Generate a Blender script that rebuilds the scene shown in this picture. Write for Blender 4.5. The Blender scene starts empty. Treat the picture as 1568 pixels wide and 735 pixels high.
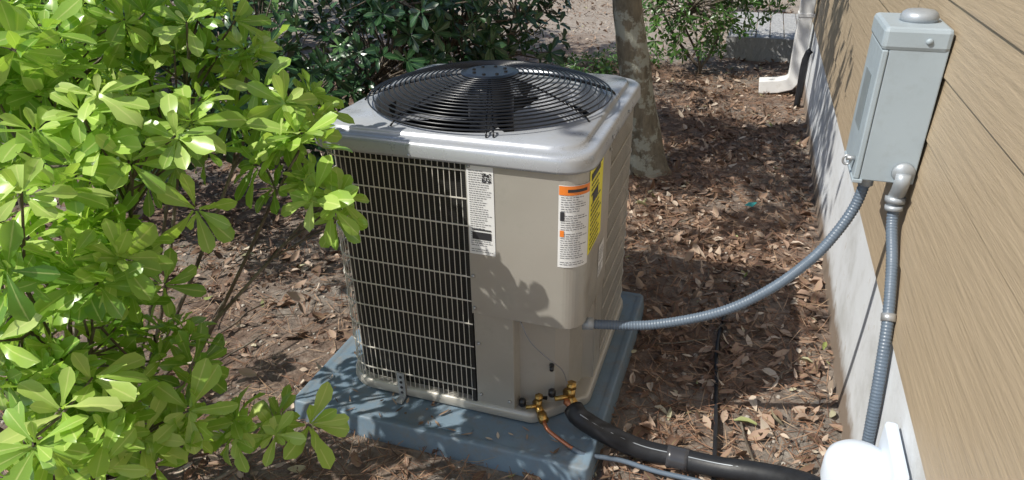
import bpy, bmesh, math, random
import numpy as np
from mathutils import Vector, Matrix, noise
random.seed(7); rng=np.random.default_rng(11)
sc=bpy.context.scene
COL=bpy.context.collection
SUN=Vector((-.58,-.47,.84)).normalized()

# ------------------------------------------------------------ helpers
def link(o,parent=None):
    COL.objects.link(o)
    if parent: o.parent=parent
    return o
def empty(name,loc=(0,0,0)):
    o=bpy.data.objects.new(name,None); o.empty_display_size=.1; COL.objects.link(o); return o
def mesh(name,v,f,mat=None,parent=None,smooth=False):
    me=bpy.data.meshes.new(name); me.from_pydata([tuple(map(float,p)) for p in v],[],[tuple(map(int,q)) for q in f]); me.update()
    if mat: me.materials.append(mat)
    if smooth: me.shade_smooth()
    o=bpy.data.objects.new(name,me); return link(o,parent)
def bevel(o,w=.004,seg=2):
    m=o.modifiers.new("b","BEVEL"); m.width=w; m.segments=seg; m.limit_method='ANGLE'; m.angle_limit=.6; return o
def box(name,a,b,mat,parent=None,bw=.003):
    x0,y0,z0=a;x1,y1,z1=b
    v=[(x0,y0,z0),(x1,y0,z0),(x1,y1,z0),(x0,y1,z0),(x0,y0,z1),(x1,y0,z1),(x1,y1,z1),(x0,y1,z1)]
    f=[(3,2,1,0),(4,5,6,7),(0,1,5,4),(1,2,6,5),(2,3,7,6),(3,0,4,7)]
    o=mesh(name,v,f,mat,parent)
    if bw: bevel(o,bw)
    return o
def catmull(P,step):
    P=[np.array(p,float) for p in P]
    P=[2*P[0]-P[1]]+P+[2*P[-1]-P[-2]]
    out=[]
    for i in range(1,len(P)-2):
        n=max(2,int(np.linalg.norm(P[i+1]-P[i])/step))
        for k in range(n):
            t=k/n
            out.append(.5*((2*P[i])+(-P[i-1]+P[i+1])*t+(2*P[i-1]-5*P[i]+4*P[i+1]-P[i+2])*t*t+(-P[i-1]+3*P[i]-3*P[i+1]+P[i+2])*t**3))
    out.append(P[-2]); return np.array(out)
def sweep(P,rad,n=8,close=False,caps=True):
    P=np.asarray(P,float); N=len(P)
    rad=np.broadcast_to(np.asarray(rad,float),(N,))
    T=np.gradient(P,axis=0)
    if close: T=np.roll(P,-1,0)-np.roll(P,1,0)
    T/=np.linalg.norm(T,axis=1)[:,None]+1e-12
    ref=np.array([0,0,1.]) if abs(T[0][2])<.9 else np.array([1.,0,0])
    V=[];a=ref
    for i in range(N):
        a=a-T[i]*(a@T[i]); a/=np.linalg.norm(a)+1e-12
        b=np.cross(T[i],a)
        for k in range(n):
            an=2*math.pi*k/n+math.pi/4
            V.append(P[i]+rad[i]*(math.cos(an)*a+math.sin(an)*b))
    F=[]
    M=N if close else N-1
    for i in range(M):
        j=(i+1)%N
        for k in range(n):
            l=(k+1)%n
            F.append((i*n+k,i*n+l,j*n+l,j*n+k))
    if caps and not close:
        F.append(tuple(range(n-1,-1,-1))); F.append(tuple((N-1)*n+k for k in range(n)))
    return V,F
class MB:
    def __init__(s): s.v=[];s.f=[]
    def add(s,vf):
        o=len(s.v); s.v+=list(vf[0]); s.f+=[tuple(i+o for i in q) for q in vf[1]]
    def obj(s,name,mat,parent=None,smooth=True): return mesh(name,s.v,s.f,mat,parent,smooth)
def cyl(p0,p1,r0,r1=None,n=24):
    if r1 is None:r1=r0
    return sweep([p0,p1],[r0,r1],n)
def lathe(c,prof,n=48):
    V=[];F=[]
    for r,z in prof:
        for k in range(n):
            a=2*math.pi*k/n; V.append((c[0]+r*math.cos(a),c[1]+r*math.sin(a),c[2]+z))
    for i in range(len(prof)-1):
        for k in range(n):
            l=(k+1)%n; F.append((i*n+k,i*n+l,(i+1)*n+l,(i+1)*n+k))
    F.append(tuple(range(n-1,-1,-1)));F.append(tuple((len(prof)-1)*n+k for k in range(n)))
    return V,F

# ------------------------------------------------------------ materials
class NT:
    def __init__(s,name):
        s.m=bpy.data.materials.new(name); s.m.use_nodes=True; s.t=s.m.node_tree; s.n=s.t.nodes; s.b=s.n["Principled BSDF"]; s.out=s.n["Material Output"]
    def new(s,t,**k):
        n=s.n.new(t)
        for a,b in k.items():
            if hasattr(n,a): setattr(n,a,b)
        return n
    def l(s,a,b): s.t.links.new(a,b)
    def coord(s,scale=(1,1,1),kind="Object"):
        tc=s.new("ShaderNodeTexCoord"); mp=s.new("ShaderNodeMapping"); mp.inputs["Scale"].default_value=scale; s.l(tc.outputs[kind],mp.inputs[0]); return mp.outputs[0]
    def noise(s,co,scale,detail=5,rough=.6):
        n=s.new("ShaderNodeTexNoise"); n.inputs["Scale"].default_value=scale; n.inputs["Detail"].default_value=detail; n.inputs["Roughness"].default_value=rough; s.l(co,n.inputs["Vector"]); return n.outputs["Fac"]
    def ramp(s,fac,stops):
        r=s.new("ShaderNodeValToRGB"); e=r.color_ramp.elements
        while len(e)<len(stops): e.new(.5)
        for q,(p,c) in zip(e,stops): q.position=p; q.color=(*c,1) if len(c)==3 else c
        s.l(fac,r.inputs[0]); return r.outputs[0]
    def mix(s,fac,a,b,mode='MIX'):
        n=s.new("ShaderNodeMix"); n.data_type='RGBA'; n.blend_type=mode
        if isinstance(fac,(int,float)): n.inputs[0].default_value=fac
        else: s.l(fac,n.inputs[0])
        for i,x in ((6,a),(7,b)):
            if isinstance(x,tuple): n.inputs[i].default_value=(*x,1)
            else: s.l(x,n.inputs[i])
        return n.outputs[2]
    def bump(s,h,st=.3,dist=.01):
        n=s.new("ShaderNodeBump"); n.inputs["Strength"].default_value=st; n.inputs["Distance"].default_value=dist; s.l(h,n.inputs["Height"]); s.l(n.outputs[0],s.b.inputs["Normal"])
def paint(name,col,rough=.45,metal=0,var=.12,scale=6,bump=.0,dirt=None,lo=.52,hi=.72):
    m=NT(name); co=m.coord(); n1=m.noise(co,scale,6)
    a=tuple(c*(1-var) for c in col); b=tuple(min(1,c*(1+var)) for c in col)
    c=m.ramp(n1,[(.3,a),(.7,b)])
    if dirt:
        n2=m.noise(co,scale*3.7,8,.7); f=m.ramp(n2,[(lo,(0,0,0)),(hi,(.6,.6,.6))]); c=m.mix(f,c,dirt)
        rr=m.ramp(n2,[(.4,(rough,)*3),(.7,(min(1,rough+.25),)*3)]); m.l(rr,m.b.inputs["Roughness"])
    else: m.b.inputs["Roughness"].default_value=rough
    m.l(c,m.b.inputs["Base Color"]); m.b.inputs["Metallic"].default_value=metal
    if bump: m.bump(m.noise(co,90,4),bump,.002)
    return m.m
M_taupe=paint("taupe_paint",(.43,.41,.365),.28,.3,.05,3,.05,(.34,.32,.28),.56,.8)
M_cover=paint("cover_sky_tint",(.44,.46,.49),.24,.3,.05,3,.05,(.37,.37,.36))  # blue-grey sky reflection is put into the cover's base colour
M_wire=paint("wire_paint",(.62,.59,.53),.4)
M_black=paint("black_coated",(.012,.013,.016),.28)
M_pad=paint("pad_plastic",(.16,.225,.285),.48,0,.15,5,.3,(.21,.20,.18),.48,.66)
M_galv=paint("galvanised",(.45,.46,.47),.4,.6,.2,30)
M_brass=paint("brass",(.45,.28,.09),.3,.9,.35,60)
M_copper=paint("copper",(.55,.22,.12),.35,.8,.2,30)
M_boxg=paint("box_gray",(.34,.40,.44),.42,0,.06,5,.08,(.29,.33,.35))
M_cond=paint("conduit_gray",(.115,.15,.195),.36,0,.1,10)
M_fit=paint("fitting_gray",(.36,.39,.42),.4,.3,.1,20)
M_foam=paint("foam_black",(.014,.015,.018),.5,0,.3,30,.3)
M_tape=paint("tape",(.05,.05,.055),.25)
M_white=paint("white_pvc",(.68,.75,.84),.4,0,.04,4)
M_trimw=paint("white_trim",(.78,.78,.77),.5,0,.06,6,.1,(.55,.53,.48))
M_labw=paint("label_white",(.75,.75,.74),.4,0,.03)
M_laby=paint("label_yellow",(.88,.80,.02),.4,0,.03)
M_labo=paint("label_orange",(.80,.22,.03),.4,0,.03)
M_ink=paint("label_ink",(.03,.03,.035),.5)
M_ink2=paint("label_small_print",(.22,.22,.23),.5)
M_teal=paint("teal_scrap",(.05,.35,.33),.5)
M_fan=paint("fan_metal",(.42,.43,.45),.4,.3)
M_soff=paint("soffit",(.6,.58,.52),.6)

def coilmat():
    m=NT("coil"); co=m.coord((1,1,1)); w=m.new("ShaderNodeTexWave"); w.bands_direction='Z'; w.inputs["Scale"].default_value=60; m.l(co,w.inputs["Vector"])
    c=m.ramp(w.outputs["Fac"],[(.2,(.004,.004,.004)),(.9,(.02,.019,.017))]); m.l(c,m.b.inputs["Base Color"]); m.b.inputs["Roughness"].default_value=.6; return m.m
M_coil=coilmat()

def siding_mat():
    m=NT("siding_paint"); co=m.coord((22,1.3,22)); g=m.noise(co,3.2,8,.65)
    co2=m.coord(); n2=m.noise(co2,1.7,4)
    c=m.ramp(g,[(.25,(.39,.305,.205)),(.75,(.475,.375,.255))])
    c=m.mix(m.ramp(n2,[(.35,(0,0,0)),(.75,(.35,.35,.35))]),c,(.38,.30,.205))
    m.l(c,m.b.inputs["Base Color"]); m.b.inputs["Roughness"].default_value=.5; m.bump(g,.6,.006); return m.m
M_siding=siding_mat()
def found_mat():
    m=NT("foundation_stucco"); co=m.coord(); n1=m.noise(co,3.5,8,.65); n2=m.noise(co,14,8,.7)
    c=m.ramp(n1,[(.35,(.52,.53,.53)),(.5,(.65,.67,.69)),(.7,(.71,.74,.77))])
    c=m.mix(m.ramp(n2,[(.60,(0,0,0)),(.68,(.6,.6,.6))]),c,(.44,.40,.34))
    sx=m.new("ShaderNodeSeparateXYZ"); m.l(co,sx.inputs[0])
    ad=m.new("ShaderNodeMath",operation='MULTIPLY_ADD'); m.l(n2,ad.inputs[0]); ad.inputs[1].default_value=-.14; m.l(sx.outputs[2],ad.inputs[2])
    f=m.ramp(ad.outputs[0],[(.0,(.9,.9,.9)),(.06,(0,0,0))])
    c=m.mix(f,c,(.20,.14,.09))
    m.l(c,m.b.inputs["Base Color"]); m.b.inputs["Roughness"].default_value=.85; m.bump(n2,.5,.006); return m.m
M_found=found_mat()
def ground_mat():
    m=NT("ground_dirt"); co=m.coord(); n1=m.noise(co,1.3,6); n2=m.noise(co,22,9,.75); n3=m.noise(co,70,6,.7)
    a=m.ramp(n2,[(.3,(.065,.040,.028)),(.5,(.18,.122,.09)),(.7,(.33,.25,.195))])
    b=m.ramp(n2,[(.3,(.12,.10,.085)),(.5,(.25,.215,.18)),(.72,(.42,.38,.33))])
    c=m.mix(m.ramp(n1,[(.42,(0,0,0)),(.6,(1,1,1))]),a,b)
    sp=m.ramp(n3,[(.60,(0,0,0)),(.70,(.7,.7,.7))]); c=m.mix(sp,c,(.44,.40,.35))
    sx=m.new("ShaderNodeSeparateXYZ"); m.l(co,sx.inputs[0])
    ad=m.new("ShaderNodeMath",operation='MULTIPLY_ADD'); m.l(n1,ad.inputs[0]); ad.inputs[1].default_value=2.5; m.l(sx.outputs[1],ad.inputs[2])
    dv=m.new("ShaderNodeMath",operation='DIVIDE'); m.l(ad.outputs[0],dv.inputs[0]); dv.inputs[1].default_value=10
    f=m.ramp(dv.outputs[0],[(.58,(0,0,0)),(.70,(.9,.9,.9))]); c=m.mix(f,c,m.ramp(n2,[(.3,(.28,.24,.20)),(.7,(.46,.41,.36))]))
    m.l(c,m.b.inputs["Base Color"]); m.b.inputs["Roughness"].default_value=.95
    m.bump(n2,.9,.02); return m.m
M_ground=ground_mat()
def leaf_mat(name,stops,rough=.35,trans=.3,tcol=(.25,.45,.04),rib=.5):
    m=NT(name); at=m.new("ShaderNodeAttribute"); at.attribute_name="lf"; sx=m.new("ShaderNodeSeparateColor"); m.l(at.outputs["Color"],sx.inputs[0])
    c=m.ramp(sx.outputs[0],stops)
    if rib:
        f=m.ramp(sx.outputs[2],[(.0,(rib,rib,rib)),(.13,(0,0,0))]); c=m.mix(f,c,tuple(min(1,x*1.5+.05) for x in stops[-1][1]))
    m.l(c,m.b.inputs["Base Color"]); m.b.inputs["Roughness"].default_value=rough
    if trans:
        tr=m.new("ShaderNodeBsdfTranslucent"); tr.inputs[0].default_value=(*tcol,1)
        ms=m.new("ShaderNodeMixShader"); ms.inputs[0].default_value=trans
        m.l(m.b.outputs[0],ms.inputs[1]); m.l(tr.outputs[0],ms.inputs[2]); m.l(ms.outputs[0],m.out.inputs[0])
    return m.m
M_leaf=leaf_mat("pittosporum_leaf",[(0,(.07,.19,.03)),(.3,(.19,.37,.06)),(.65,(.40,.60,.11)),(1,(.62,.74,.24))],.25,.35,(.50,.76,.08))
M_dleaf=leaf_mat("dark_leaf",[(0,(.014,.048,.018)),(.7,(.045,.110,.040)),(1,(.12,.22,.065))],.28,0)
M_bleaf=leaf_mat("bright_bush_leaf",[(0,(.025,.07,.015)),(.6,(.06,.14,.03)),(1,(.16,.28,.05))],.32,.2,(.2,.4,.04))
M_tleaf=leaf_mat("tree_leaf",[(0,(.03,.07,.015)),(1,(.09,.15,.03))],.45,.2,(.15,.28,.03),0)
M_litter=leaf_mat("litter_leaf",[(0,(.08,.045,.032)),(.3,(.19,.11,.07)),(.6,(.31,.205,.145)),(.85,(.42,.32,.245)),(.97,(.56,.48,.39)),(1,(.18,.22,.05))],.7,.0,rib=.3)
M_needle=leaf_mat("needles",[(0,(.10,.046,.029)),(.6,(.28,.15,.088)),(1,(.44,.31,.20))],.8,0,rib=0)
def bark_mat(name,a,b,c3,s2=5,amt=.8):
    m=NT(name); co=m.coord((1,1,.35)); n=m.noise(co,18,8,.7); n2=m.noise(m.coord(),s2,7,.65)
    c=m.ramp(n,[(.3,a),(.65,b)]); c=m.mix(m.ramp(n2,[(.5,(0,0,0)),(.56,(amt,amt,amt))]),c,c3)
    m.l(c,m.b.inputs["Base Color"]); m.b.inputs["Roughness"].default_value=.9; m.bump(n,1.0,.03); return m.m
M_bark=bark_mat("oak_bark",(.10,.085,.06),(.30,.26,.185),(.48,.49,.41),11)
M_branch=bark_mat("shrub_bark",(.07,.055,.04),(.20,.16,.12),(.26,.23,.18))
M_wood=bark_mat("grey_wood",(.34,.34,.34),(.52,.52,.52),(.45,.45,.44))
M_dwood=bark_mat("dark_wood",(.05,.04,.03),(.11,.09,.07),(.08,.07,.05))

# ------------------------------------------------------------ leaf batches
TT=np.array([0,.18,.42,.68,.88,1.]); WW=np.array([.10,.26,.66,1.0,.86,.16])
TT2=np.array([0,.5,1.]); WW2=np.array([.1,1,.08])
TT4=np.array([0,.3,.65,1.]); WW4=np.array([.15,.9,.85,.08])
TT5=np.array([0,.35,.75,1.]); WW5=np.array([.12,.6,1,.2])
def leaves(name,O,D,Nn,L,W,rand,mat,parent=None,bend=.25,fold=.25,prof=0,twist=None):
    T,Wp=((TT,WW),(TT2,WW2),(TT4,WW4),(TT5,WW5))[prof]
    O=np.asarray(O);n=len(O);D=D/np.linalg.norm(D,axis=1)[:,None]
    Nn=Nn-D*(Nn*D).sum(1)[:,None];Nn/=np.linalg.norm(Nn,axis=1)[:,None]+1e-9
    S=np.cross(D,Nn); k=len(T)
    bend=np.broadcast_to(bend,(n,)); fold=np.broadcast_to(fold,(n,))
    c=O[:,None]+D[:,None]*(L[:,None]*T*(1-.25*np.abs(bend)[:,None]*T))[...,None]-Nn[:,None]*(L[:,None]*bend[:,None]*T**2)[...,None]
    w=(W[:,None]*Wp/2)[...,None]
    up=Nn[:,None]*w*fold[:,None,None]
    wob=Nn[:,None]*(rng.normal(0,.06,(n,k))*W[:,None])[...,None]
    V=np.stack([c-S[:,None]*w+up+wob,c,c+S[:,None]*w+up-wob],2)
    V=V.reshape(-1,3)
    idx=(np.arange(n)[:,None]*k*3)
    F=[]
    for i in range(k-1):
        for s in range(2):
            a=i*3+s; F.append(np.concatenate([idx+a,idx+a+1,idx+a+4,idx+a+3],1))
    F=np.stack(F,1).reshape(-1,4)
    me=bpy.data.meshes.new(name)
    me.vertices.add(len(V)); me.vertices.foreach_set("co",V.ravel())
    me.loops.add(F.size); me.loops.foreach_set("vertex_index",F.ravel().astype(np.int32))
    me.polygons.add(len(F)); me.polygons.foreach_set("loop_start",(np.arange(len(F))*4).astype(np.int32)); 
    me.update(calc_edges=True)
    at=me.color_attributes.new("lf",'FLOAT_COLOR','POINT')
    C=np.ones((n,k,3,4)); C[...,0]=rand[:,None,None]; C[...,1]=T[None,:,None]; C[...,2]=np.array([1,0,1])[None,None,:]
    at.data.foreach_set("color",C.ravel())
    me.materials.append(mat); me.shade_smooth()
    o=bpy.data.objects.new(name,me); return link(o,parent)
def rosettes(C,A,L,per=9,tone=None):
    O=[];D=[];N=[];LL=[];R=[];B=[]
    for i in range(len(C)):
        a=A[i]/np.linalg.norm(A[i]); r=np.cross(a,[.3,.5,.8]); r/=np.linalg.norm(r); q=np.cross(a,r)
        ph=rng.random()*6.28; n=rng.integers(per-2,per+3)
        t=rng.random() if tone is None else tone[i]
        for k in range(n):
            an=ph+k*2.399+rng.normal(0,.12); el=math.radians(rng.uniform(-5,30) if k<n*.65 else rng.uniform(35,70))
            d=(math.cos(an)*r+math.sin(an)*q)*math.cos(el)+a*math.sin(el)
            O.append(C[i]+d*.006-a*.016*rng.random()); D.append(d); N.append(a*math.cos(el)-(math.cos(an)*r+math.sin(an)*q)*math.sin(el)+rng.normal(0,.18,3))
            LL.append(L[i]*(rng.uniform(.75,1.1) if k<n*.65 else rng.uniform(.40,.8)))
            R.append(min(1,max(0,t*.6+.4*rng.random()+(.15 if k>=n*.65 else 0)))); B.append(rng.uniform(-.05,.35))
    return map(np.array,(O,D,N,LL,R,B))

# ------------------------------------------------------------ GROUND
def gh(x,y):
    h=.018*noise.noise(Vector((x*2.2,y*2.2,1)))+.010*noise.noise(Vector((x*7,y*7,3)))
    if y>3: h+=.02*(y-3)*min(1,(y-3)/3)*.5
    d=max(abs(x)-.5,abs(y)-.5,0)
    k=min(1,max(0,d/.3)); h*=.25+.75*k
    return h-.004
def axis(lo,hi,dense0,dense1,st):
    a=list(np.arange(dense0,dense1,st)); x=dense1; s=st
    while x<hi: a.append(x); s*=1.35; x+=s
    a.append(hi); x=dense0; s=st; b=[]
    while True:
        s*=1.35; x-=s
        if x<lo: break
        b.append(x)
    return [lo]+b[::-1]+a
xs=axis(-60,60,-3.2,1.5,.05); ys=axis(-40,80,-2,6.5,.05)
V=[(x,y,gh(x,min(y,12))) for y in ys for x in xs]
nx=len(xs); F=[(j*nx+i,j*nx+i+1,(j+1)*nx+i+1,(j+1)*nx+i) for j in range(len(ys)-1) for i in range(nx-1)]
mesh("ground",V,F,M_ground,smooth=True)

def scatter(n,fn):
    out=[]
    while len(out)<n:
        x=rng.uniform(-3.2,1.13); y=rng.uniform(-1.6,8)
        if -.52<x<.46 and -.53<y<.46: continue
        if rng.random()<fn(x,y): out.append((x,y,gh(x,y)))
    return np.array(out)
def dens(x,y):
    cl=.5+.9*noise.noise(Vector((x*1.8,y*1.8,9)))
    d=(1.35 if x>.3 else .7)*np.clip(cl+.25,.2,1)
    if y>4: d*=.3
    if y<2: d*=1.3
    if x<.2 and y<-.3: d*=.6
    return d/1.4
P=scatter(17000,dens); n=len(P)
an=rng.uniform(0,6.28,n); tilt=rng.normal(0,.25,n)
D=np.stack([np.cos(an),np.sin(an),tilt],1); Nn=np.stack([rng.normal(0,.4,n),rng.normal(0,.4,n),np.ones(n)],1)
P[:,2]+=rng.uniform(.004,.022,n)
L=rng.uniform(.022,.072,n)*np.where(rng.random(n)<.5,.55,1); W=L*rng.uniform(.3,.6,n)
litter=empty("leaf_litter")
leaves("dry_leaves",P,D,Nn,L,W,rng.random(n)**1.1,M_litter,litter,bend=rng.normal(0,.4,n),fold=rng.normal(.2,.6,n),prof=2)
P=scatter(40000,lambda x,y:(.9 if x>-.6 else .5) if y<4.5 else .2); n=len(P)
an=rng.uniform(0,6.28,n); D=np.stack([np.cos(an),np.sin(an),rng.normal(0,.10,n)],1)
Nn=np.stack([rng.normal(0,.2,n),rng.normal(0,.2,n),np.ones(n)],1); P[:,2]+=rng.uniform(.004,.020,n)
leaves("pine_needles",P,D,Nn,rng.uniform(.05,.16,n),np.full(n,.0030),rng.random(n),M_needle,litter,bend=rng.normal(0,.12,n),fold=0,prof=1)
P=[]
while len(P)<60:
    x=rng.uniform(-.49,.43);y=rng.uniform(-.50,.43)
    if abs(x)<.40 and abs(y)<.40: continue
    P.append((x,y,.0725))
P=np.array(P);n=len(P);an=rng.uniform(0,6.28,n)
leaves("pad_debris",P,np.stack([np.cos(an),np.sin(an),np.full(n,.03)],1),np.tile([0,0,1.],(n,1)),rng.uniform(.008,.04,n),rng.uniform(.003,.010,n),rng.random(n),M_litter,litter,bend=-.1,fold=.1,prof=2)
tw=MB()
for i in range(140):
    x=rng.uniform(-2.2,1.05);y=rng.uniform(-1.2,4.5)
    if -.62<x<.56 and -.64<y<.55: continue
    a=rng.uniform(0,6.28);l=rng.uniform(.06,.25)
    pts=[(x+math.cos(a)*l*t+rng.normal(0,.006),y+math.sin(a)*l*t+rng.normal(0,.006),gh(x,y)+.018) for t in (0,.35,.7,1)]
    tw.add(sweep(catmull(pts,.03),rng.uniform(.0015,.004),5))
tw.obj("twigs",M_branch,litter)
st=MB()
for i in range(1100):
    x=rng.uniform(-2,1.05);y=rng.uniform(-1.2,2.5)
    if -.56<x<.5 and -.56<y<.5: continue
    r=rng.uniform(.003,.009)
    st.add(lathe((x,y,gh(x,y)+.002),[(r*.6,-r*.5),(r,0),(r*.8,r*.45),(r*.3,r*.62)],6))
st.obj("pebbles",paint("pebble",(.42,.38,.33),.9,0,.4,40),litter,False)

# ------------------------------------------------------------ PAD
PX0,PX1,PY0,PY1,PZ=-.514,.455,-.521,.449,.069
pad=empty("equipment_pad")
def rrect(x0,x1,y0,y1,r,n=6):
    out=[]
    for cx,cy,a0 in((x1-r,y0+r,-90),(x1-r,y1-r,0),(x0+r,y1-r,90),(x0+r,y0+r,180)):
        for k in range(n+1):
            a=math.radians(a0+90*k/n); out.append((cx+r*math.cos(a),cy+r*math.sin(a)))
    return out
def loft(loops,capb=True,capt=True):
    V=[];F=[];n=len(loops[0])
    for lp in loops:V+=lp
    for i in range(len(loops)-1):
        for k in range(n):
            l=(k+1)%n;F.append((i*n+k,i*n+l,(i+1)*n+l,(i+1)*n+k))
    if capb:F.append(tuple(range(n-1,-1,-1)))
    if capt:F.append(tuple((len(loops)-1)*n+k for k in range(n)))
    return V,F
def lp(e,r,z): return [(x,y,z) for x,y in rrect(PX0+e,PX1-e,PY0+e,PY1-e,r)]
o=mesh("pad_body",*loft([lp(-.012,.03,-.02),lp(-.008,.03,.0),lp(-.001,.022,PZ-.010),lp(.0005,.020,PZ-.004),lp(.003,.018,PZ-.001),lp(.008,.016,PZ),lp(.022,.012,PZ),lp(.025,.010,PZ-.003)]),M_pad,pad,True)
o.modifiers.new("w","WEIGHTED_NORMAL")
box("pad_tab",(-.02,PY0+.03,PZ-.003),(.09,PY0+.055,PZ+.0015),M_pad,pad,.001)

# ------------------------------------------------------------ AC UNIT
ac=empty("air_conditioner_unit")
class Outline:
    def __init__(s,h,rFL,rFR,rBR,rBL):
        s.seg=[]
        def line(p,q,n): s.seg.append(('l',np.array(p),np.array(q),n,math.dist(p,q)))
        def arc(c,r,a0): s.seg.append(('a',np.array(c),r,a0,r*math.pi/2))
        line((-h+rFL,-h),(h-rFR,-h),(0,-1)); arc((h-rFR,-h+rFR),rFR,-90)
        line((h,-h+rFR),(h,h-rBR),(1,0)); arc((h-rBR,h-rBR),rBR,0)
        line((h-rBR,h),(-h+rBL,h),(0,1)); arc((-h+rBL,h-rBL),rBL,90)
        line((-h,h-rBL),(-h,-h+rFL),(-1,0)); arc((-h+rFL,-h+rFL),rFL,180)
        s.L=sum(q[4] for q in s.seg); s.h=h; s.rFL=rFL; s.rFR=rFR
    def at(s,t,off=0):
        t%=s.L
        for q in s.seg:
            if t<=q[4]+1e-9:
                if q[0]=='l':
                    p=q[1]+(q[2]-q[1])*(t/q[4]); n=np.array(q[3],float)
                else:
                    a=math.radians(q[3]+90*t/q[4]); n=np.array([math.cos(a),math.sin(a)]); p=q[1]+q[2]*n
                return p+n*off
            t-=q[4]
        return s.at(0,off)
    def fx(s,x): return x+s.h-s.rFL
    def ry(s,y): return s.seg[0][4]+s.seg[1][4]+(y+s.h-s.rFR)
OUT=Outline(.386,.10,.055,.085,.10)
Z0,Z1=.105,.905
def strip(s0,s1,z0,z1,off=0,step=.008,thick=0):
    n=max(1,int(abs(s1-s0)/step)); S=np.linspace(s0,s1,n+1)
    V=[];F=[]
    for s in S:
        p=OUT.at(s,off); V+=[(p[0],p[1],z0),(p[0],p[1],z1)]
    for i in range(n): F.append((2*i,2*i+2,2*i+3,2*i+1))
    if thick:
        b=len(V)
        for s in S:
            p=OUT.at(s,off-thick); V+=[(p[0],p[1],z0),(p[0],p[1],z1)]
        for i in range(n):
            F.append((b+2*i,b+2*i+1,b+2*i+3,b+2*i+2)); F.append((2*i,b+2*i,b+2*i+2,2*i+2)); F.append((2*i+1,2*i+3,b+2*i+3,b+2*i+1))
        F.append((0,1,b+1,b)); F.append((2*n,b+2*n,b+2*n+1,2*n+1))
    return V,F
XG=.072; YG=-.075
sA=OUT.fx(XG); sB=OUT.ry(YG)
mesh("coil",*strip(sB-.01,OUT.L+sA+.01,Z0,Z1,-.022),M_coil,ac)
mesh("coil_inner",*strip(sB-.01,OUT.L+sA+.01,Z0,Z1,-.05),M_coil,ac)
g=MB()
ss=np.arange(sB+.012,OUT.L+sA-.004,.0163)
for s in ss:
    p=OUT.at(s,-.002); g.add(sweep([(p[0],p[1],Z0),(p[0],p[1],Z1)],.0013,4,caps=False))
for z in np.linspace(Z0+.05,Z1-.035,10):
    pts=[(*OUT.at(s,.001),z) for s in np.linspace(sB,OUT.L+sA,150)]
    g.add(sweep(pts,.0022,4))
g.obj("coil_guard_wires",M_wire,ac,False)
bevel(mesh("control_corner_panel",*strip(sA,sB,.434,Z1,.004,thick=.012),M_taupe,ac,False),.002)
bevel(mesh("lower_front_strip",*strip(sA+.003,OUT.fx(.195),Z0,.436,.0,thick=.01),M_taupe,ac,False),.002)
bevel(mesh("lower_side_strip",*strip(OUT.ry(-.165),sB-.002,Z0,.436,.0,thick=.01),M_taupe,ac,False),.002)
ch=[(.195,-.378),(.200,-.345),(.30,-.318),(.335,-.285),(.352,-.18),(.380,-.165)]
V=[];F=[]
for x,y in ch: V+=[(x,y,Z0-.01),(x,y,.46)]
for i in range(len(ch)-1): F.append((2*i,2*i+2,2*i+3,2*i+1))
mesh("recessed_valve_panel",V,F,M_taupe,ac)
mesh("edge_channel_a",*strip(sA-.012,sA,Z0,Z1,.001,thick=.01),M_coil,ac)
mesh("edge_channel_b",*strip(sB,sB+.010,Z0,Z1,-.002,thick=.01),M_coil,ac)
def base_loop(off,z):
    pts=[]
    n=160
    for k in range(n):
        s=OUT.L*k/n; p=OUT.at(s,off); x,y=p
        d=(x-y)-(.64+off)
        if d>0: x-=d/2; y+=d/2
        pts.append((x,y,z))
    return pts
mesh("base_pan",*loft([base_loop(-.004,PZ+.002),base_loop(.006,PZ+.004),base_loop(.010,PZ+.010),base_loop(.008,PZ+.030),base_loop(.002,PZ+.038),base_loop(-.01,PZ+.038)]),M_taupe,ac,True)
N=128
def rsq(h,r,z):
    o=Outline(h,r,r*.95,r,r); res=[]
    S=np.linspace(0,o.L,1200,endpoint=False); PP=np.array([o.at(s) for s in S]); A=np.arctan2(PP[:,1],PP[:,0])
    for k in range(N):
        a=-math.pi+2*math.pi*(k+.5)/N; i=np.argmin(np.abs(np.angle(np.exp(1j*(A-a))))); res.append((PP[i,0],PP[i,1],z))
    return res
def circ(r,z): return [(r*math.cos(-math.pi+2*math.pi*(k+.5)/N),r*math.sin(-math.pi+2*math.pi*(k+.5)/N),z) for k in range(N)]
H=.402
loops=[rsq(H-.008,.085,.893),rsq(H,.09,.893),rsq(H+.001,.09,.900),rsq(H,.09,.924),rsq(H-.003,.088,.932),rsq(H-.009,.084,.9365),rsq(H-.016,.08,.938),rsq(H-.034,.075,.938),rsq(H-.038,.072,.945),rsq(H-.043,.070,.951),
 circ(.355,.952),circ(.349,.956),circ(.343,.952),circ(.338,.93),circ(.336,.86)]
mesh("top_cover",*loft(loops,False,False),M_cover,ac,True)
mesh("fan_shroud_inside",*loft([circ(.337,.865),circ(.347,.80)],False,False),M_black,ac,True)
gd=MB()
def gz(r):
    t=r/.362
    return .968+.060*(1-t**2.3)
rs=list(np.linspace(.085,.362,19))
for r in rs:
    a=np.linspace(0,2*math.pi,96,endpoint=False)
    gd.add(sweep(np.stack([r*np.cos(a),r*np.sin(a),np.full(96,gz(r))],1),.0023,6,close=True))
for k in range(8):
    for da in ((-.025,.025) if k%2==0 else (0,)):
        a=2*math.pi*k/8+.35+da
        rr=np.linspace(.05,.364,14)
        pts=[(r*math.cos(a),r*math.sin(a),gz(r)-.004) for r in rr]+[(.376*math.cos(a),.376*math.sin(a),.953)]
        gd.add(sweep(pts,.0027,6))
gd.obj("fan_guard",M_black,ac)
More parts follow.
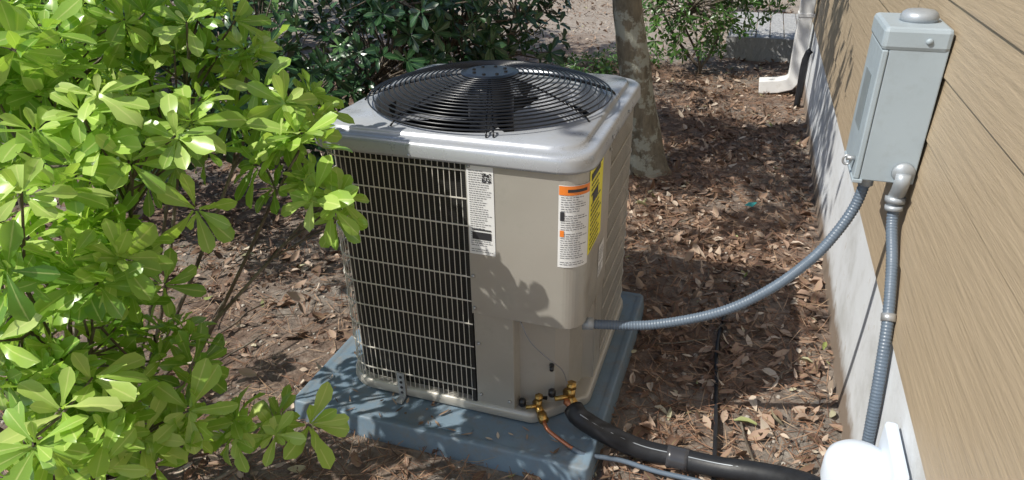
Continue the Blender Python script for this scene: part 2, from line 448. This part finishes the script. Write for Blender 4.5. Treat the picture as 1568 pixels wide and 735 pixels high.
cp=MB(); cp.add(lathe((0,0,gz(0)-.006),[(.085,0),(.086,.004),(.07,.008),(.02,.009)],40))
for k in range(8):
    a=k*math.pi/4; cp.add(lathe((.05*math.cos(a),.05*math.sin(a),gz(0)),[(.006,0),(.005,.006),(.001,.007)],10))
cp.obj("guard_hub",M_black,ac,False)
mt=MB(); mt.add(lathe((0,0,.84),[(.05,0),(.068,.01),(.07,.12),(.06,.150),(.03,.175)],36)); mt.obj("fan_motor",M_black,ac)
bl=MB()
for k in range(3):
    a0=k*2.094+.6; V=[];F=[]
    for i in range(8):
        r=.07+.25*i/7
        for j in range(7):
            u=j/6; a=a0+(u-.5)*(1.15-.25*i/7)+.3*i/7; V.append((r*math.cos(a),r*math.sin(a),.82+.055*u+.01*math.sin(u*3)))
    for i in range(7):
        for j in range(6): q=i*7+j;F.append((q,q+1,q+8,q+7))
    bl.add((V,F))
bl.obj("fan_blades",M_fan,ac)
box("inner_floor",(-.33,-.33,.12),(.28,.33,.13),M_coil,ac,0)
sw=MB()
def screw(s,z,off=.005,r=.0055):
    p=OUT.at(s,off);q=OUT.at(s,off+.005); sw.add(cyl((p[0],p[1],z),(q[0],q[1],z),r,r*.7,10))
for z in (.885,.56,.455): screw(sA+.010,z)
for z in (.33,.14): screw(sA+.016,z,.001)
screw(sA-.15,.9,.016)
for s in (OUT.ry(-.14),OUT.ry(.1)): screw(s,.91,.017)
screw(OUT.ry(-.10),.86)
screw(OUT.fx(.18),.135,.001)
sw.obj("screws",M_galv,ac)
kn=MB(); kn.add(cyl((.292,-.322,.25),(.298,-.345,.25),.008,.006,12)); kn.obj("grommet",M_black,ac)
def label(name,s0,s1,z0,z1,mat,off,rows=18,inkoff=.0008,ink=None):
    mesh(name,*strip(s0,s1,z0,z1,off,.004),mat,ac,True)
    b=MB(); zt=z1-.008; w=s1-s0
    dz=(z1-z0-.016)/rows
    for i in range(rows):
        z=zt-dz*(i+1)
        if rng.random()<.15: continue
        s=s0+w*.08; end=s1-w*(.07+rng.random()*.35)
        while s<end:
            l=min(w*rng.uniform(.04,.14),end-s)
            b.add(strip(s,s+l,z,z+dz*.36,off+inkoff,.006)); s+=l+w*.025
    b.obj(name+"_print",ink or M_ink2,ac,False)
sL=OUT.fx(XG)+.004
label("rating_label",sL,sL+.074,.632,.888,M_labw,.0055,rows=38)
qb=MB()
for i in range(9):
    for j in range(9):
        if rng.random()<.5: qb.add(strip(sL+.043+i*.0028,sL+.043+i*.0028+.0028,.845+j*.0028,.8478+j*.0028,.0068,.003))
qb.add(strip(sL+.010,sL+.064,.678,.700,.0068)); qb.add(strip(sL+.010,sL+.064,.705,.709,.0068))
qb.obj("rating_label_code",M_ink,ac,False)
sc0=OUT.fx(.322); sc1=sc0+.082
label("warning_label",sc0,sc1,.630,.862,M_labw,.0055,rows=34)
mesh("warning_label_head",*strip(sc0+.001,sc1-.001,.836,.8605,.0066,.004),M_labo,ac)
hb=MB(); hb.add(strip(sc0+.022,sc1-.012,.844,.852,.0072,.004)); hb.obj("warning_head_print",M_ink,ac,False)
mesh("warning_symbol",*strip(sc0+.005,sc0+.015,.765,.790,.0068,.004),M_ink,ac)
mesh("warning_symbol_b",*strip(sc0+.005,sc0+.015,.72,.738,.0068,.004),M_labo,ac)
sy0=sc1+.001
label("energy_label",sy0,sy0+.150,.650,.892,M_laby,.0055,rows=16,ink=M_ink)
hb=MB(); hb.add(strip(sy0+.01,sy0+.11,.858,.874,.0068)); hb.add(strip(sy0+.01,sy0+.11,.76,.763,.0068)); hb.add(strip(sy0+.03,sy0+.09,.79,.815,.0068)); hb.obj("energy_label_bars",M_ink,ac,False)
label("diagram_label",OUT.ry(-.20),OUT.ry(-.13),.50,.60,M_labw,.0055,rows=8)
vb=MB()
def valve(x,y,z,s=1):
    dx,dy=.55,-.83
    vb.add(cyl((x,y,z),(x+dx*.055*s,y+dy*.055*s,z),.012*s,.012*s,12))
    vb.add(cyl((x+dx*.03*s,y+dy*.03*s,z-.005),(x+dx*.03*s,y+dy*.03*s,z+.035*s),.010*s,.010*s,12))
    vb.add(cyl((x+dx*.03*s,y+dy*.03*s,z+.035*s),(x+dx*.03*s,y+dy*.03*s,z+.048*s),.013*s,.013*s,6))
    vb.add(cyl((x+dx*.055*s,y+dy*.055*s,z),(x+dx*.085*s,y+dy*.085*s,z-.004),.015*s,.015*s,6))
    vb.add(cyl((x+dx*.03*s,y+dy*.03*s,z+.01),(x+dx*.03*s-.035*s,y+dy*.03*s-.02*s,z+.01),.007*s,.006*s,10))
valve(.335,-.300,.145,1.25); valve(.25,-.345,.118,1.0)
vb.obj("service_valves",M_brass,ac)
cpb=MB()
for x,y,z in ((.30,-.345,.165),(.215,-.372,.128)): cpb.add(lathe((x,y,z-.01),[(.01,0),(.012,.004),(.011,.02),(.006,.024)],12))
cpb.obj("valve_caps",M_black,ac)
wr=MB(); wr.add(sweep(catmull([(.215,-.385,.435),(.25,-.40,.38),(.30,-.395,.33),(.335,-.37,.28),(.345,-.34,.21),(.35,-.33,.17)],.01),.0018,6)); wr.obj("control_wire",M_ink2,ac)
def slab(a,b): 
    x0,y0,z0=a;x1,y1,z1=b
    return [(x0,y0,z0),(x1,y0,z0),(x1,y1,z0),(x0,y1,z0),(x0,y0,z1),(x1,y0,z1),(x1,y1,z1),(x0,y1,z1)],[(3,2,1,0),(4,5,6,7),(0,1,5,4),(1,2,6,5),(2,3,7,6),(3,0,4,7)]
bk=MB(); by=-.398; bxx=-.19
bk.add(slab((bxx,by-.003,PZ+.002),(bxx+.024,by,.165))); bk.add(slab((bxx,by-.035,PZ+.001),(bxx+.024,by-.003,PZ+.004)))
bk.obj("hold_down_bracket",M_galv,ac,False)
hh=MB()
for z in (.09,.11,.13,.15): hh.add(cyl((bxx+.012,by-.0032,z),(bxx+.012,by-.0045,z),.005,.005,10))
hh.obj("bracket_holes",M_ink,ac,False)

# ------------------------------------------------------------ CONDUITS / LINES
def ribbed(name,pts,r,mat,pitch=.0085,amp=.0008):
    P=catmull(pts,.0022); seg=np.r_[0,np.cumsum(np.linalg.norm(np.diff(P,axis=0),axis=1))]
    rad=r+amp*np.sign(np.sin(seg*2*math.pi/pitch))*np.abs(np.sin(seg*2*math.pi/pitch))**.5
    V,F=sweep(P,rad,14); return mesh(name,V,F,mat,None,True)
whip=empty("flexible_conduit")
o=ribbed("conduit_hose",[(.385,-.30,.405),(.44,-.285,.402),(.57,-.25,.406),(.74,-.22,.463),(.86,-.18,.535),(.95,-.14,.62),(1.0,-.11,.69),(1.035,-.085,.765),(1.048,-.075,.84)],.0135,M_cond); o.parent=whip
q=MB(); q.add(cyl((1.048,-.075,.825),(1.048,-.075,.856),.018,.018,18)); q.add(cyl((.375,-.303,.405),(.405,-.295,.404),.018,.018,18)); q.obj("conduit_fittings",M_fit,whip)
drop=empty("flexible_conduit.001")
o=ribbed("conduit_hose_b",[(1.118,-.105,.80),(1.122,-.125,.74),(1.128,-.20,.67),(1.13,-.29,.57),(1.13,-.345,.47),(1.132,-.39,.34),(1.137,-.41,.2),(1.14,-.415,.0)],.0135,M_cond); o.parent=drop
q=MB(); q.add(sweep([(1.115,-.138,.885),(1.116,-.136,.86),(1.118,-.12,.835),(1.118,-.105,.815),(1.118,-.105,.79)],[.017,.018,.018,.018,.018],18)); q.add(cyl((1.118,-.105,.812),(1.118,-.107,.797),.024,.024,18)); q.add(cyl((1.118,-.11,.79),(1.119,-.112,.778),.021,.021,18))
q.add(cyl((1.115,-.128,.885),(1.115,-.139,.885),.026,.024,20))
q.obj("conduit_elbow",M_fit,drop)
q=MB(); q.add(cyl((1.1295,-.285,.578),(1.1303,-.297,.563),.0165,.0165,16)); q.obj("conduit_strap",M_galv,drop)

ls=empty("refrigerant_line_set")
P=catmull([(.372,-.362,.138),(.40,-.385,.128),(.485,-.385,.088),(.58,-.375,.052),(.68,-.370,.045),(.80,-.380,.055),(.89,-.400,.085),(.98,-.445,.130),(1.04,-.505,.175),(1.07,-.55,.20)],.012)
mesh("insulated_suction_line",*sweep(P,.030+rng.normal(0,.0004,len(P)),20),M_foam,ls,True)
mesh("insulation_stripe",*sweep([p+np.array([0,-.014,.0270]) for p in P[3:-8]],.0017,5),M_fit,ls,True)
k=np.argmin(np.linalg.norm(P-np.array([.69,-.370,.045]),axis=1)); mesh("insulation_tape",*sweep(P[k-3:k+3],.0325,20),M_tape,ls,True)
mesh("copper_stub",*sweep(catmull([(.345,-.345,.145),(.358,-.355,.145),(.374,-.363,.138)],.01),.012,12),M_copper,ls,True)
mesh("liquid_line",*sweep(catmull([(.296,-.415,.114),(.31,-.435,.108),(.335,-.445,.098),(.395,-.462,.080)],.01),.006,10),M_copper,ls,True)
mesh("drain_cable",*sweep(catmull([(.385,-.459,.082),(.43,-.455,.062),(.53,-.42,.035),(.63,-.42,.025),(.74,-.425,.03),(.84,-.45,.05),(.93,-.48,.08),(1.03,-.54,.14)],.01),.0075,8),M_cond,ls,True)
mesh("irrigation_tube",*sweep(catmull([(.80,.75,.0),(.765,.45,.012),(.755,.24,.016),(.77,0,.013),(.785,-.26,.013),(.79,-.5,.01),(.77,-1.0,.0)],.03),.007,8),M_foam,None,True)

wc=empty("line_set_wall_cover")
c=(1.074,-.625,-.005)
prof=[(.064,.12),(.066,.125),(.068,.33),(.071,.335),(.073,.345),(.073,.385),(.070,.400),(.060,.412),(.041,.419),(.015,.422)]
mesh("cover_dome",*lathe(c,prof,48),M_white,wc,True)
box("cover_flange",(1.116,-.715,.08),(1.143,-.545,.462),M_white,wc,.008)

# ------------------------------------------------------------ ELECTRICAL BOX
eb=empty("electrical_disconnect_box")
BX0,BX1,BY0,BY1=1.022,1.143,-.128,.075
box("box_body",(BX0,BY0,.855),(BX1,BY1,1.19),M_boxg,eb,.003)
box("box_hood",(BX0-.018,BY0-.004,1.172),(BX1+.001,BY1+.006,1.224),M_boxg,eb,.010)
box("box_door",(BX0-.014,BY0-.003,.858),(BX0-.0005,BY1+.004,1.173),M_boxg,eb,.003)
box("door_lip",(BX0-.016,BY0-.006,.848),(BX0+.008,BY1+.006,.8575),M_boxg,eb,.002)
q=MB(); q.add(lathe((1.085,-.03,1.223),[(.040,0),(.041,.012),(.037,.020),(.030,.025),(.012,.028)],32)); q.obj("top_hub",M_fit,eb)
q=MB(); q.add(cyl((1.098,BY0-.003,1.196),(1.098,BY0-.008,1.196),.008,.006,14)); q.obj("hood_rivet",M_boxg,eb)
q=MB(); q.add(sweep([(BX0-.014,-.10,.90),(BX0-.034,-.10,.90)],[.006,.006],10)); q.add(sweep(np.array([(BX0-.032+.009*math.cos(a),-.10+.004,.893+.012*math.sin(a)) for a in np.linspace(0,6.28,16,endpoint=False)]),.003,6,close=True)); q.obj("padlock_hasp",M_galv,eb)
q=MB(); q.add(slab((BX0-.0155,-.06,.96),(BX0-.0145,.03,1.10))); q.obj("warning_sticker",paint("sticker",(.22,.26,.28),.4),eb,False)

# ------------------------------------------------------------ HOUSE
hs=empty("house")
WX=1.146; YA,YB=-4.0,4.35; ZS=.517
V=[];F=[]
prof=[(WX+.012,ZS)]
z=ZS
while z<3.0:
    prof+=[(WX+.0006,z),(WX,z+.0015),(WX,z+.004),(WX+.006,z+.1495),(WX+.0065,z+.150)]; z+=.15
for x,zz in prof: V+=[(x,YA,zz),(x,YB,zz)]
for i in range(len(prof)-1): F.append((2*i,2*i+1,2*i+3,2*i+2))
mesh("siding",V,F,M_siding,hs)
j=MB()
for i,(yy) in enumerate([1.9,.35,2.9,1.1,2.45]):
    z0=ZS+.15*((i*2+2)%7)
    j.add(([(WX-.0010,yy,z0+.005),(WX-.0010,yy+.002,z0+.005),(WX+.0052,yy+.002,z0+.148),(WX+.0052,yy,z0+.148)],[(0,1,2,3)]))
j.obj("board_joints",M_dwood,hs,False)
box("foundation",(WX+.006,YA,-.2),(WX+.3,YB-.02,ZS+.004),M_found,hs,0)
box("corner_trim",(WX-.012,YB,ZS-.01),(WX+.10,YB+.09,3.05),M_siding,hs,.004)
box("end_wall",(WX+.05,YB-.005,.0),(WX+4,YB+.03,3.05),M_siding,hs,0)
box("soffit",(WX-.42,YA,3.0),(WX+.3,YB+.4,3.03),M_soff,hs,0)
box("fascia",(WX-.45,YA,2.95),(WX-.42,YB+.4,3.12),M_trimw,hs,0)
mesh("roof",[(WX-.5,YA,3.12),(WX-.5,YB+.4,3.12),(WX+4,YB+.4,4.9),(WX+4,YA,4.9)],[(0,1,2,3)],paint("shingles",(.10,.09,.085),.9,0,.3,20),hs)
ds=empty("downspout")
def rsweep(name,pts,w,d,mat,parent):
    V=[];F=[]
    for i,p in enumerate(pts):
        p=np.array(p); t=(np.array(pts[min(i+1,len(pts)-1)])-np.array(pts[max(i-1,0)])).astype(float); t/=np.linalg.norm(t)
        b=np.array([0,1.,0]); a=np.cross(t,b); a/=np.linalg.norm(a)
        for s,u in((-1,-1),(1,-1),(1,1),(-1,1)): V.append(p+a*s*w/2+b*u*d/2)
    for i in range(len(pts)-1):
        for k in range(4): l=(k+1)%4; F.append((i*4+k,i*4+l,(i+1)*4+l,(i+1)*4+k))
    F.append((3,2,1,0)); n=len(pts)-1; F.append((n*4,n*4+1,n*4+2,n*4+3))
    return bevel(mesh(name,V,F,mat,parent),.006)
rsweep("spout_pipe",[(1.075,3.85,3.0),(1.075,3.85,.20),(1.07,3.85,.14),(1.04,3.85,.095),(.96,3.85,.07),(.82,3.85,.055)],.10,.13,M_trimw,ds)
box("spout_band",(1.02,3.78,.60),(1.135,3.92,.625),M_trimw,ds,.002)
mesh("utility_pipe",*sweep(catmull([(1.10,3.50,.0),(1.10,3.50,.35),(1.13,3.50,.42)],.04),.022,12),M_foam,None,True)

dk=empty("wooden_deck")
for i in range(8):
    box("plank_%d"%i,(.50+i*.125,4.95,.19),(.615+i*.125,6.3,.22),M_wood,dk,.003)
box("deck_rim",(.49,4.92,.0),(1.51,4.945,.218),M_wood,dk,.003)
fe=empty("wooden_fence")
for i in range(60):
    x=-5+i*.145
    box("picket_%d"%i,(x,9.5,.0),(x+.135,9.52,1.8+.02*random.random()),M_dwood,fe,0)
box("fence_rail",(-5,9.53,.4),(3.7,9.57,.49),M_dwood,fe,0); box("fence_rail_b",(-5,9.53,1.4),(3.7,9.57,1.49),M_dwood,fe,0)

# ------------------------------------------------------------ TREES
def tree(name,pts,rad,crown,nleaf,limbs):
    e=empty(name); P=catmull(pts,.05); n=len(P)
    seg=np.r_[0,np.cumsum(np.linalg.norm(np.diff(P,axis=0),axis=1))]
    r=np.interp(seg,rad[0],rad[1]); V,F=sweep(P,r,28)
    V=[np.array(v) for v in V]
    for i,v in enumerate(V):
        c=P[i//28]; d=v-c; k=i//28
        f=1+.12*noise.noise(Vector((v[0]*7,v[1]*7,v[2]*3)))+.07*noise.noise(Vector((v[0]*22,v[1]*22,v[2]*8)))+.28*max(0,1-seg[k]/.3)*max(0,math.sin((i%28)/28*2*math.pi*4))
        V[i]=c+d*f
    mesh("trunk",V,F,M_bark,e,True)
    lm=MB(); tips=[]
    for (z0,tip,rr) in limbs:
        a=P[np.argmin(abs(P[:,2]-z0))]; tip=np.array(tip); mid=(a+tip)/2+rng.normal(0,.12,3)+[0,0,.15]
        K=catmull([a,mid,tip],.1); lm.add(sweep(K,np.linspace(rr,rr*.3,len(K)),8)); tips.append(tip)
        for q in range(5):
            t2=tip+rng.normal(0,.6,3)*[1,1,.5]; s=mid+(tip-mid)*rng.random()
            C=catmull([s,(s+t2)/2+rng.normal(0,.06,3),t2],.1); lm.add(sweep(C,np.linspace(rr*.35,.006,len(C)),6)); tips.append(t2)
    lm.obj("limbs",M_bark,e)
    cl=[]
    for (c,rad3,m) in crown:
        for i in range(m):
            d=rng.normal(0,1,3); d/=np.linalg.norm(d); cl.append(np.array(c)+d*np.array(rad3)*rng.uniform(.2,1)**.6)
    cl=np.array(cl+[t for t in tips]); ci=rng.integers(0,len(cl),nleaf)
    O=cl[ci]+rng.normal(0,.11,(nleaf,3)); D=rng.normal(0,1,(nleaf,3)); Nn=rng.normal(0,.7,(nleaf,3))+[0,0,1]
    L=rng.uniform(.08,.14,nleaf); leaves("crown_leaves",O,D,Nn,L,L*.5,rng.random(nleaf),M_tleaf,e,prof=1)
    return e
tree("tree",[(.225,1.98,-.05),(.21,1.98,.1),(.145,1.99,.45),(.045,2.0,.95),(-.04,2.05,1.6),(-.10,2.1,2.4),(-.2,2.1,3.6)],([0,.12,.35,1,2.5,3.8],[.155,.115,.092,.082,.075,.04]),
  [((-.4,2.3,4.0),(1.4,.9,.7),34),((-1.9,.40,3.4),(1.15,.8,.35),40),((-.9,.9,3.7),(.6,.4,.3),8)],5200,[(1.9,(-1.6,.7,3.3),.05),(2.0,(-1.9,.2,3.3),.045),(2.1,(.7,2.4,3.6),.045),(2.3,(-.7,2.9,3.7),.04),(3.0,(-.8,2.0,4.4),.03)])  # forward crown lobe, out of view, shaped to dapple the ground right of the unit
tree("added_shade_tree",[(-4.6,2.2,-.05),(-4.55,2.2,.8),(-4.5,2.25,1.8),(-4.4,2.3,3.2)],([0,.3,1,3.5],[.2,.14,.12,.05]),
  [((-4.4,2.3,3.7),(1.5,1.5,.9),70)],5000,[(1.5,(-5.6,1.8,3.0),.06),(1.7,(-3.5,2.6,3.3),.06),(2.0,(-3.9,1.4,3.4),.05),(2.4,(-4.8,3.4,3.6),.05)])  # unseen tree left of frame, added to shade the background ground

# ------------------------------------------------------------ SHRUBS
def shrub(name,root,lobes,Lr,mat,per=9,bmat=M_branch,size=.008,up=.6,stemfrac=.5,prof=0,tone0=.35,face=(.05,-.1),wr=(.36,.46)):
    e=empty(name); C=[];A=[];LL=[];T=[];br=MB(); root=np.array(root)
    for (c,r,m) in lobes:
        c=np.array(c,float); r=np.array(r if hasattr(r,'__len__') else (r,r,r),float)
        b0=root+rng.normal(0,.06,3)*[1,1,0]; hub=c-r*[.3,.3,.5]*.6
        mid=(b0+hub)/2+rng.normal(0,.05,3)-np.array([0,0,.08]); K=catmull([b0,mid,hub,c],.04); br.add(sweep(K,np.linspace(size,size*.35,len(K)),6))
        for i in range(m):
            d=rng.normal(0,1,3); d/=np.linalg.norm(d)
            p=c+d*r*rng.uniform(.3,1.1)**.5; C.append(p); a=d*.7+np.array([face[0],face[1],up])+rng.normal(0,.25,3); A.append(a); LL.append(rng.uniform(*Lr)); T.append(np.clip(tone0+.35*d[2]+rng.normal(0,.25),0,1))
            if rng.random()<stemfrac:
                s=K[-1-rng.integers(0,max(2,len(K)//4))]; Q=catmull([s,(s+p)/2-a*.01,p],.03); br.add(sweep(Q,np.linspace(size*.35,.0022,len(Q)),5,caps=False))
    br.obj("branches",bmat,e)
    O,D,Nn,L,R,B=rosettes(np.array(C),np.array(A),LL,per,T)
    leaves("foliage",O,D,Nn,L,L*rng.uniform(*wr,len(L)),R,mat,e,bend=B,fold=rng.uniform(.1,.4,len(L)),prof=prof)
    return e
lobes=[((-.65,-.82,1.23),.18,24),((-.49,-.65,1.11),.16,20),((-.33,-.60,1.09),(.14,.11,.11),15),((-.19,-.72,.99),(.09,.08,.09),8),((-.14,-.71,.90),(.06,.05,.06),6),((-.37,-.93,1.06),.15,18),
((-.34,-1.23,1.04),.10,9),((-.51,-1.01,1.13),.17,20),((-.37,-1.13,.93),.12,12),((-.38,-1.13,.78),.12,12),((-.40,-1.24,.84),.13,12),((-.29,-1.35,.76),.10,9),((-.26,-1.20,.64),.10,10),
((-.12,-.99,.475),.05,4),((-.17,-1.05,.53),.05,3),((-.62,-1.02,1.28),.15,15),((-.28,-1.28,.62),.10,8),((-.42,-1.02,.85),.09,8),((-.33,-1.08,.68),.08,6),((-.36,-1.2,.55),.10,7),
((-.85,-1.1,1.25),.2,18),((-.95,-.8,1.05),.2,20),((-.72,-1.3,.95),.18,18),((-.8,-1.15,.65),.18,16),((-.6,-.75,1.38),.15,15),((-.42,-.66,1.24),(.14,.1,.09),12),((-.75,-.7,1.0),.16,16),
((-1.75,-.1,1.15),(.40,.35,.3),50),((-1.35,-.35,1.35),(.3,.3,.25),34),((-1.2,-.9,.6),.25,18)]  # first two lobes are hidden, added to cast shade on the left ground
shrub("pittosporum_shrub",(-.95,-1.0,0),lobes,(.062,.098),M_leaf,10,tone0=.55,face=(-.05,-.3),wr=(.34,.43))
shrub("hedge_bush",(-1.3,1.6,0),[((-1.1,1.45,.70),(.5,.45,.45),120),((-.80,1.75,.85),(.38,.45,.45),110),((-1.6,1.0,.75),(.5,.45,.5),120),((-2.4,.6,.8),(.55,.55,.6),90),((-1.5,2.2,1.2),(.8,.6,.6),110),((-2.6,1.5,1.3),(.6,.6,.6),70),((-.85,1.3,1.15),(.45,.4,.35),80),((-1.3,.75,.60),(.35,.3,.35),70),((-2.0,.4,.6),(.4,.3,.4),50),((-.65,2.2,.75),(.3,.4,.5),60),((-.9,2.7,1.3),(.6,.5,.6),70)],(.07,.105),M_dleaf,8,size=.02,stemfrac=.5,prof=3)
shrub("hedge_bush.001",(.28,4.35,0),[((.25,4.25,.60),(.52,.4,.44),250),((-.15,4.5,1.0),(.5,.4,.4),120),((.62,4.5,.85),(.42,.35,.45),150)],(.05,.08),M_bleaf,7,size=.016,stemfrac=.4,prof=3)
shrub("hedge_bush.002",(-.75,6.9,0),[((.0,7.1,.9),(.45,.4,.6),80),((.4,6.8,1.0),(.5,.5,.6),90)],(.06,.09),M_bleaf,7,size=.016,prof=3)
shrub("ground_cover_plant",(-.45,4.1,0),[((-.60,3.9,.12),(.30,.3,.08),80),((-.25,4.4,.12),(.3,.3,.09),70)],(.04,.065),M_bleaf,6,size=.004,up=1,prof=3)
n=5000; O=np.stack([rng.uniform(-9,4.5,n),rng.normal(8.9,.35,n),rng.uniform(.1,3.2,n)],1); O[:,1]+=.5*np.sin(O[:,0]*1.7)+.3*np.sin(O[:,2]*3)
leaves("hedge_row",O,rng.normal(0,1,(n,3)),rng.normal(0,.6,(n,3))+[0,-.5,.6],rng.uniform(.16,.26,n),rng.uniform(.08,.13,n),rng.random(n),M_dleaf,None,prof=1)
n=5000; O=np.stack([rng.normal(-4.9,.35,n),rng.uniform(-3,9,n),rng.uniform(.1,2.4,n)],1); O[:,0]+=.4*np.sin(O[:,1]*1.9)
leaves("hedge_row.001",O,rng.normal(0,1,(n,3)),rng.normal(0,.6,(n,3))+[.5,0,.6],rng.uniform(.16,.26,n),rng.uniform(.08,.13,n),rng.random(n),M_dleaf,None,prof=1)
mesh("plastic_scrap",[(.80,1.52,.03),(.84,1.50,.035),(.86,1.53,.05),(.82,1.56,.032)],[(0,1,2,3)],M_teal)

# ------------------------------------------------------------ LIGHT / WORLD / CAMERA
w=bpy.data.worlds.new("World"); sc.world=w; w.use_nodes=True; nt=w.node_tree
sk=nt.nodes.new("ShaderNodeTexSky"); sk.sky_type='NISHITA'; sk.sun_disc=False
el=math.asin(SUN.z); az=math.atan2(SUN.x,SUN.y); sk.sun_elevation=el; sk.sun_rotation=az
bg=nt.nodes["Background"]; nt.links.new(sk.outputs[0],bg.inputs[0]); bg.inputs[1].default_value=.15
sl=bpy.data.lights.new("sun","SUN"); sl.energy=5; sl.angle=math.radians(.5); sl.color=(1,.96,.88)
so=bpy.data.objects.new("sun",sl); COL.objects.link(so); so.rotation_euler=SUN.to_track_quat('Z','Y').to_euler(); so.location=SUN*10

f,th,yaw,roll=1051.77,.4817,.336,-.0169
Hh=Vector((-math.sin(yaw),math.cos(yaw),0));R=Vector((math.cos(yaw),math.sin(yaw),0));Zv=Vector((0,0,1))
Fv=Hh*math.cos(th)-Zv*math.sin(th);U=Hh*math.sin(th)+Zv*math.cos(th)
R2=R*math.cos(roll)+U*math.sin(roll);U2=-R*math.sin(roll)+U*math.cos(roll)
cd=bpy.data.cameras.new("camera"); cd.sensor_width=36; cd.lens=36*f/1568; cd.clip_start=.02; cd.clip_end=300
co=bpy.data.objects.new("camera",cd); COL.objects.link(co)
co.matrix_world=Matrix(((R2.x,U2.x,-Fv.x,.7254),(R2.y,U2.y,-Fv.y,-1.9031),(R2.z,U2.z,-Fv.z,1.5271),(0,0,0,1)))
sc.camera=co
sc.view_settings.view_transform='Standard'; sc.view_settings.look='None'; sc.view_settings.exposure=0
